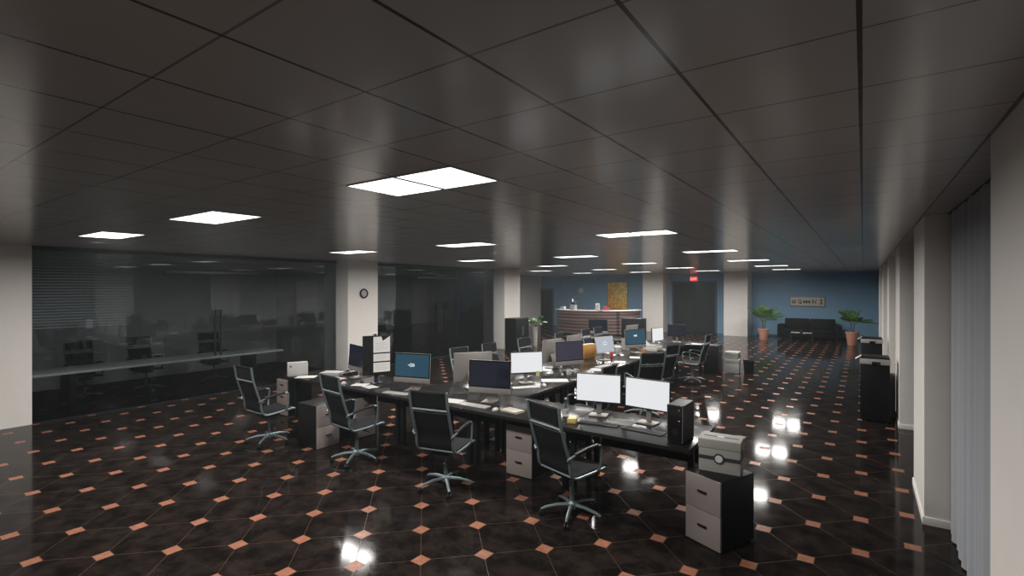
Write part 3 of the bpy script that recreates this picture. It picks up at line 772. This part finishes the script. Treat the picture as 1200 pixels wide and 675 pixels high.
# letter rack
lr = thing('letter_rack', 'pale grey letter rack beside the small blue screen', 'letter rack', (-4.40, 10.98, z), R(75))
for k_ in range(4): MB().b2((-.15, -.10, .005 + .075 * k_), (.15, .12, .012 + .075 * k_)).build('tray', SILVERP, lr)
sdp = MB()
for x in (-.15, .15): sdp.b2((x - .004, -.10, 0), (x + .004, .12, .26))
sdp.build('side_panel', SILVERP, lr)
# far row: monitor seen edge on
make_monitor('thin dark monitor seen edge-on on the far row', (-3.98, 13.15, Z), R(20), SCRD, w_=.46)
dup(IM, (-6.2, 13.1, Z), R(10), 'dark computer on the far row near the wide doors')

# stacked boxes by the far pedestal
archive_box('grey storage box on the floor, lower of the pair by the far row', (-2.705, 13.58, 0), R(4), .34, .34, .34, mat('grey_box', (.30, .30, .29), .7), False, 'storage boxes by the far row')
archive_box('grey lidded storage box stacked on another by the far row', (-2.705, 13.58, .341), R(-3), .32, .32, .18, mat('grey_box', (.30, .30, .29), .7), False, 'storage boxes by the far row')
bg = thing('waste_bin', 'small black waste bin beside the stacked storage boxes', 'bin', (-2.34, 13.62, 0))
MB().lathe([(.10, 0), (.105, .01), (.13, .32), (.122, .32), (.098, .015), (.001, .014)], (0, 0, 0), 20).build('bin_body', PLAST, bg)
MB().tube([(.128 * math.cos(R(a)), .128 * math.sin(R(a)), .32) for a in range(0, 360, 18)], .006, 6, True).build('rim', DARKM, bg)

# ------------------------------------------------------------------ copiers by the window pillars
def make_copier(label, loc, rz):
    t = thing('office_copier', label, 'copier', loc, rz, 'copiers along the window wall')
    MB().b2((-.19, -.22, .03), (.19, .24, .92), .006).build('cabinet', BLACK, t)
    MB().b2((-.20, -.23, .92), (.20, .25, 1.005), .008).build('scanner_body', WPLAST, t)
    MB().b2((-.19, -.21, 1.005), (.19, .24, 1.03), .010).build('scanner_lid', PLAST, t)
    MB().b2((-.04, -.235, .91), (.07, -.219, .965), .003).build('output_slot', PLASTG, t)
    p = MB().box((-.215, -.16, 1.02), (.10, .14, .014), .004, 0, 0, R(-38)).build('control_panel', WPLAST, t)
    for i in range(2): MB().b2((-.197, -.19, .10 + i * .30), (-.188, .21, .38 + i * .30), .002).build('paper_drawer', PLAST, t)
    c = MB()
    for x in (-.15, .15):
        for y in (-.18, .2): c.lathe([(.02, 0), (.02, .032)], (x, y, 0), 10)
    c.build('feet', PLAST, t)
    return t
C1 = make_copier('nearer black copier with white scanner top by the window pillar', (.155, 10.02, 0), 0)
dup(C1, (.155, 13.75, 0), 0, 'further black copier with white scanner top down the window wall')

# ------------------------------------------------------------------ clocks
def clock(label, loc, rz, r=.115, rim=PLAST, face=CLOCKF):
    t = thing('wall_clock', label, 'clock', loc, rz, None)     # faces local -y
    MB().lathe([(r * .86, 0), (r * .86, .018)], (0, 0, 0), 28, 'Y').build('clock_face', face, t)
    MB().tube([(r * math.cos(R(a)), -.012, r * math.sin(R(a))) for a in range(0, 360, 12)], r * .2, 8, True).build('rim', rim, t)
    tk = MB()
    for k in range(12):
        a = R(30 * k); tk.box((r * .7 * math.cos(a), -.0195, r * .7 * math.sin(a)), (r * .16, .002, r * .05), 0, 0, 0, -a)
    tk.build('hour_marks', DARKM, t)
    MB().box((r * .12, -.021, r * .22), (r * .05, .002, r * .5), 0, 0, 0, R(30)).build('hour_hand', PLAST, t)
    MB().box((-r * .1, -.0235, r * -.26), (r * .04, .002, r * .62), 0, 0, 0, R(20)).build('minute_hand', PLAST, t)
    return t
clock('round dark-rimmed clock on the nearest white pillar', (-10.179, 8.05, 1.995), R(90), .105)
clock('small pale round clock on the blue wall above the reception desk', (-12.71, YB - .001, 1.98), 0, .15, WPLAST, mat('pale_clock_face', (.75, .76, .76), .5))

# ------------------------------------------------------------------ reception
def circ(p, q, r_):
    ax, ay = p; bx, by = q; cx, cy = r_
    d = 2 * (ax * (by - cy) + bx * (cy - ay) + cx * (ay - by))
    ux = ((ax * ax + ay * ay) * (by - cy) + (bx * bx + by * by) * (cy - ay) + (cx * cx + cy * cy) * (ay - by)) / d
    uy = ((ax * ax + ay * ay) * (cx - bx) + (bx * bx + by * by) * (ax - cx) + (cx * cx + cy * cy) * (bx - ax)) / d
    return ux, uy, math.hypot(ax - ux, ay - uy)
PA, PB, PC = (-11.75, 20.35), (-9.55, 20.10), (-8.30, 21.95)
ux, uy, rr = circ(PA, PB, PC)
a0 = math.atan2(PA[1] - uy, PA[0] - ux); a1 = math.atan2(PC[1] - uy, PC[0] - ux)
while a1 < a0: a1 += 2 * math.pi
rd = thing('reception_desk', 'curved reception desk in striped dark wood with white top', 'reception desk', (0, 0, 0))
def arc(r0, r1, z0, z1, n=36, b0=0, b1=0):
    A = [(ux + r1 * math.cos(a0 - b0 + (a1 - a0 + b0 + b1) * i / n), uy + r1 * math.sin(a0 - b0 + (a1 - a0 + b0 + b1) * i / n)) for i in range(n + 1)]
    B = [(ux + r0 * math.cos(a0 - b0 + (a1 - a0 + b0 + b1) * i / n), uy + r0 * math.sin(a0 - b0 + (a1 - a0 + b0 + b1) * i / n)) for i in range(n + 1)]
    m = MB()
    for i in range(n): m.prism([A[i], A[i + 1], B[i + 1], B[i]], z0, z1)
    bmesh.ops.remove_doubles(m.bm, verts=m.bm.verts, dist=1e-4)
    return m
arc(rr - .06, rr, .08, 1.10).build('front_panel', WOODS, rd)
arc(rr - .05, rr - .02, 0, .08).build('plinth', PLAST, rd)
arc(rr - .30, rr + .05, 1.10, 1.145, 36, .02, .02).build('counter_top', WTOP, rd)
arc(rr - .75, rr - .06, .70, .735).build('work_surface', BLACK, rd)
for a in (a0 + .01, a1 - .01):
    MB().box((ux + (rr - .4) * math.cos(a), uy + (rr - .4) * math.sin(a), .35), (.66, .03, .70), 0, a).build('end_panel', WOODS, rd)
def on_counter(fr_, rad=.13):
    a = a0 + (a1 - a0) * fr_; return (ux + (rr - rad) * math.cos(a), uy + (rr - rad) * math.sin(a), 1.145)
cb = MB().b2((-.09, -.08, 0), (.09, .08, .12), .004); cb.b2((-.093, -.083, .09), (.093, .083, .125), .003)
o = cb.build('small_carton', WPLAST); o.location = on_counter(.09); tag(o, 'small white carton at the left end of the reception counter', 'box')
pp = thing('planter', 'white square planter with dark leaves on the reception counter', 'potted plant', on_counter(.24))
MB().b2((-.12, -.12, 0), (.12, .12, .22), .006).build('pot', WPLAST, pp)
lf = MB()
for i in range(22):
    a = random.uniform(0, 6.28); l = random.uniform(.25, .5); e = random.uniform(.3, 1.3); rows = []
    for k_ in range(6):
        s = k_ / 5; wd = .03 * math.sin(math.pi * min(1, s * .9 + .1)); rr_ = l * s * math.cos(e * (1 - .35 * s)); zz = .2 + l * s * math.sin(e) - .12 * s * s
        c_, s_ = math.cos(a), math.sin(a); rows.append([(rr_ * c_ - wd * s_, rr_ * s_ + wd * c_, zz), (rr_ * c_ + wd * s_, rr_ * s_ - wd * c_, zz)])
    lf.sheet(rows, .002)
lf.build('leaves', mat('dark_leaf', (.015, .028, .02), .5), pp)
cs = thing('storage_jar', 'tall white jar with pale green lid on the reception counter', 'jar', on_counter(.50))
MB().lathe([(.09, 0), (.10, .01), (.10, .24), (.08, .26)], (0, 0, 0), 18).build('jar_body', WPLAST, cs); MB().lathe([(.085, .26), (.085, .30)], (0, 0, 0), 18).build('jar_lid', mat('mint_lid', (.5, .72, .6), .4), cs)
rx = MB().b2((-.13, -.09, 0), (.13, .09, .10), .005); rx.b2((-.10, -.08, .10), (.06, .07, .16), .004)
o = rx.build('red_box', REDP); o.location = on_counter(.585); o.rotation_euler = (0, 0, .3); tag(o, 'red box beside the white jar on the reception counter', 'box')
pa = thing('painting', 'tall golden abstract painting on the blue wall behind reception', 'painting', (-10.58, YB, 1.72))
MB().b2((-.555, -.045, -.70), (.555, -.006, .70), .004).build('canvas', PAINT, pa)
f = MB(); 
for x in (-.565, .565): f.b2((x - .012, -.05, -.712), (x + .012, -.001, .712))
for zz in (-.706, .706): f.b2((-.565, -.05, zz - .012), (.565, -.001, zz + .012))
f.build('frame', AMBER, pa)

# ------------------------------------------------------------------ seating corner
sf = thing('leather_sofa', 'low black two-seat sofa against the blue wall', 'sofa', (-1.83, 24.0, 0))
MB().b2((-.92, -.35, .10), (.92, .36, .26), .02).build('base', LEATHER, sf)
for s in (-1, 1):
    MB().b2((s * .46 - .45, -.38, .26), (s * .46 + .45, .20, .43), .035).build('seat_cushion', LEATHER, sf)
    MB().box((s * .46, .25, .61), (.90, .17, .46), .04, 0, R(-8)).build('back_cushion', LEATHER, sf)
    MB().b2((s * 1.02 - .11, -.38, .08), (s * 1.02 + .11, .38, .60), .03).build('armrest', LEATHER, sf)
    for y in (-.30, .30): MB().b2((s * .98 - .03, y - .03, 0), (s * .98 + .03, y + .03, .10)).build('leg', DARKM, sf)
ct = thing('coffee_table', 'low black coffee table with magazines before the sofa', 'table', (-2.0, 22.9, 0))
MB().b2((-.42, -.24, .30), (.42, .24, .34), .005).build('table_top', PLASTG, ct)
for x in (-.38, .38):
    for y in (-.2, .2): MB().b2((x - .02, y - .02, 0), (x + .02, y + .02, .30)).build('leg', PLAST, ct)
paper('white magazine on the left of the coffee table', (-2.22, 22.9, .34), .15, .30, .22, .02, PAPER, 'magazine', 'magazine', 'magazines on the coffee table')
paper('white magazine on the right of the coffee table', (-1.80, 22.9, .34), -.1, .30, .22, .014, PAPER, 'magazine', 'magazine', 'magazines on the coffee table')
vs = MB().lathe([(.03, 0), (.05, .04), (.045, .10), (.02, .14), (.028, .16)], (0, 0, 0), 14).build('vase', PLAST); vs.location = (-2.01, 22.88, .34); tag(vs, 'small dark vase between the magazines on the coffee table', 'vase')
fs = thing('framed_symbols', 'wide framed strip of five dark symbols on the blue wall', 'framed picture', (-1.95, YB, 1.54))
MB().b2((-.66, -.03, -.215), (.66, -.001, .215), .004).build('frame', mat('pewter', (.18, .17, .14), .4, .3), fs)
bd = MB().b2((-.62, -.035, -.175), (.62, -.028, .175), .002).build('board', mat('cream_board', (.48, .46, .40), .6), fs)
INK = mat('dark_ink', (.03, .028, .02), .6)
def sy(x, boxes):
    m = MB()
    for (p, q) in boxes: m.b2((x + p[0], -.038, p[1]), (x + q[0], -.0345, q[1]))
    m.build('symbol', INK, bd)
sy(-.50, [((-.07, -.08), (.07, -.04)), ((-.07, -.04), (-.04, .07)), ((.04, -.04), (.07, .07)), ((-.02, -.02), (.02, .05))])
m = MB(); m.tube([(-.28 + .055 * math.cos(R(a)), -.036, .01 + .055 * math.sin(R(a))) for a in range(0, 360, 20)], .014, 6, True); m.b2((-.30, -.038, -.09), (-.20, -.0345, -.05)); m.build('symbol', INK, bd)
sy(-.02, [((-.13, -.07), (-.06, .05)), ((-.035, -.07), (.035, .05)), ((.06, -.07), (.13, .05))])
sy(.26, [((-.08, -.09), (-.04, .10)), ((-.03, -.02), (.02, .02)), ((.03, -.09), (.06, .02)), ((.05, .03), (.08, .10))])
sy(.50, [((-.05, .06), (.06, .10)), ((-.01, -.06), (.03, .06)), ((-.06, -.10), (.07, -.06))])

def palm(label, loc, pot, ph_, pr_, seed, n=17, ls=.88, sh=.30, pm=TERRA):
    rng = random.Random(seed)
    t = thing('potted_palm', label, 'potted plant', loc, 0, 'potted palms')
    MB().lathe([(pr_ * .68, 0), (pr_ * .72, .02), (pr_ * .98, ph_ - .05), (pr_ * 1.06, ph_ - .05), (pr_ * 1.06, ph_), (pr_ * .95, ph_), (pr_ * .92, ph_ - .04), (.001, ph_ - .04)], (0, 0, 0), 24).build('pot', pm, t)
    MB().lathe([(pr_ * .92, ph_ - .06), (pr_ * .92, ph_ - .035)], (0, 0, 0), 20).build('soil', SOIL, t)
    st = MB()
    for k_ in range(3):
        a = k_ * 2.1; st.tube(bez([(.03 * math.cos(a), .03 * math.sin(a), ph_ - .05), (.05 * math.cos(a), .05 * math.sin(a), ph_ + sh * .6), (.07 * math.cos(a), .07 * math.sin(a), ph_ + sh)], 4), .014, 7)
    st.build('stems', TRUNK, t)
    for k_ in range(n):
        a = k_ * 2.399 + rng.uniform(-.2, .2); L = ls * rng.uniform(.8, 1.15); el = rng.uniform(.25, 1.4)
        fm = MB(); c_, s_ = math.cos(a), math.sin(a); spine = []
        for j in range(9):
            s = j / 8; r_ = .06 + L * s * math.cos(el) * (1 - .05 * s); zz = ph_ + sh * rng.uniform(.98, 1.0) + L * s * math.sin(el) - L * .30 * s * s
            spine.append(Vector((r_ * c_, r_ * s_, zz)))
        fm.tube(spine, [.006 * (1 - .8 * j / 8) + .001 for j in range(9)], 5)
        side = Vector((-s_, c_, 0))
        for j in range(2, 9):
            for sg in (-1, 1):
                p = spine[j]; d = (spine[j] - spine[j - 1]).normalized(); ll = L * .36 * math.sin(math.pi * (.25 + .7 * j / 8)) + .05
                q = p + (d * .75 + side * sg * .8).normalized() * ll - Vector((0, 0, ll * .25)); mid = (p + q) / 2 + Vector((0, 0, .015)); wv = d * .032
                fm.sheet([[p - wv * .3, p + wv * .3], [mid - wv, mid + wv], [q, q + wv * .1]], .0015)
        fm.build('frond', LEAF, t)
    return t
palm('potted palm in a terracotta pot beside the white pier, left of the sofa', (-3.33, 22.6, 0), None, .46, .20, 3)
palm('potted palm in a terracotta pot in the corner behind the copiers', (-.33, 22.4, 0), None, .50, .21, 8, 17, .66)
palm('small green plant in a grey pot beside the far left pillar', (-9.83, 15.45, 0), None, .72, .10, 5, 11, .36, .12, GREYPOT)

# tall black cabinets
def tall_cab(label, loc, rz, w_, d_, h_, pull=CHROME):
    t = thing('tall_cabinet', label, 'cabinet', loc, rz, 'tall black cabinets')
    MB().b2((-w_ / 2, -d_ / 2, .03), (w_ / 2, d_ / 2, h_), .004).build('body', BLACK, t)
    MB().b2((-w_ / 2 + .02, -d_ / 2 + .03, 0), (w_ / 2 - .02, d_ / 2 - .01, .03)).build('plinth', PLAST, t)
    for s in (-1, 1):
        d = MB().b2((min(0, s * w_ / 2) + .003, -d_ / 2 - .018, .04), (max(0, s * w_ / 2) - .003, -d_ / 2, h_ - .004), .002).build('door', BLACK, t)
        MB().tube([(s * .04, -d_ / 2 - .04, h_ * .45), (s * .04, -d_ / 2 - .04, h_ * .75)], .009, 8).build('handle', pull, d)
    return t
tall_cab('tall black cabinet with bright handles against the far left pillar', (-9.93, 14.42, 0), R(90), .80, .44, 1.08)
tall_cab('black cabinet at the far row in front of the reception-side pier', (-5.62, 14.35, 0), R(0), .62, .40, 1.22, SILVERP)

# ------------------------------------------------------------------ meeting rooms behind the smoked glass
mt = thing('meeting_table', 'long pale meeting table behind the nearer smoked glass', 'table', (-11.25, 4.25, 0))
MB().b2((-.42, -2.15, .69), (.38, 2.1, .73), .006).build('table_top', MTABLE, mt)
for y in (-1.6, 1.5):
    MB().b2((-.3, y - .04, 0), (.26, y + .04, .69), .01).build('leg', PLAST, mt)
mt2 = thing('meeting_table', 'dark meeting table behind the further smoked glass', 'table', (-12.3, 11.0, 0))
MB().b2((-.5, -1.3, .69), (.5, 1.3, .73), .006).build('table_top', BLACK, mt2)
for y in (-.9, .9): MB().b2((-.3, y - .05, 0), (.3, y + .05, .69), .01).build('leg', PLAST, mt2)
g2 = 'meeting chairs behind the smoked glass'
for x, y, a, n in ((-12.15, 3.1, -90, 'dark chair behind the pale meeting table, nearest the white wall'), (-12.15, 4.1, -86, 'dark chair behind the middle of the pale meeting table'), (-12.1, 5.4, -95, 'dark chair at the far end of the pale meeting table'),
                   (-13.1, 11.3, -90, 'dark chair behind the further meeting table'), (-11.35, 12.2, 100, 'dark chair between further meeting table and glass doors')):
    dup(CH, (x, y, 0), R(a), n, g2)
bl = thing('window_blind', 'horizontal slatted blind hanging behind the nearer smoked glass', 'blind', (-10.76, 2.75, 1.45))
MB().b2((-.02, -.66, 1.20), (.02, .66, 1.25), .004).build('head_rail', BLIND, bl)
s = MB()
for k_ in range(25): s.box((0, 0, 1.17 - k_ * .047), (.004, 1.30, .022), 0, 0, 0, R(20))
s.build('slats', BLIND, bl)
c = MB()
for y in (-.5, .5): c.tube([(0, y, .04), (0, y, 1.2)], .002, 5)
c.build('ladder_cord', BLIND, bl)
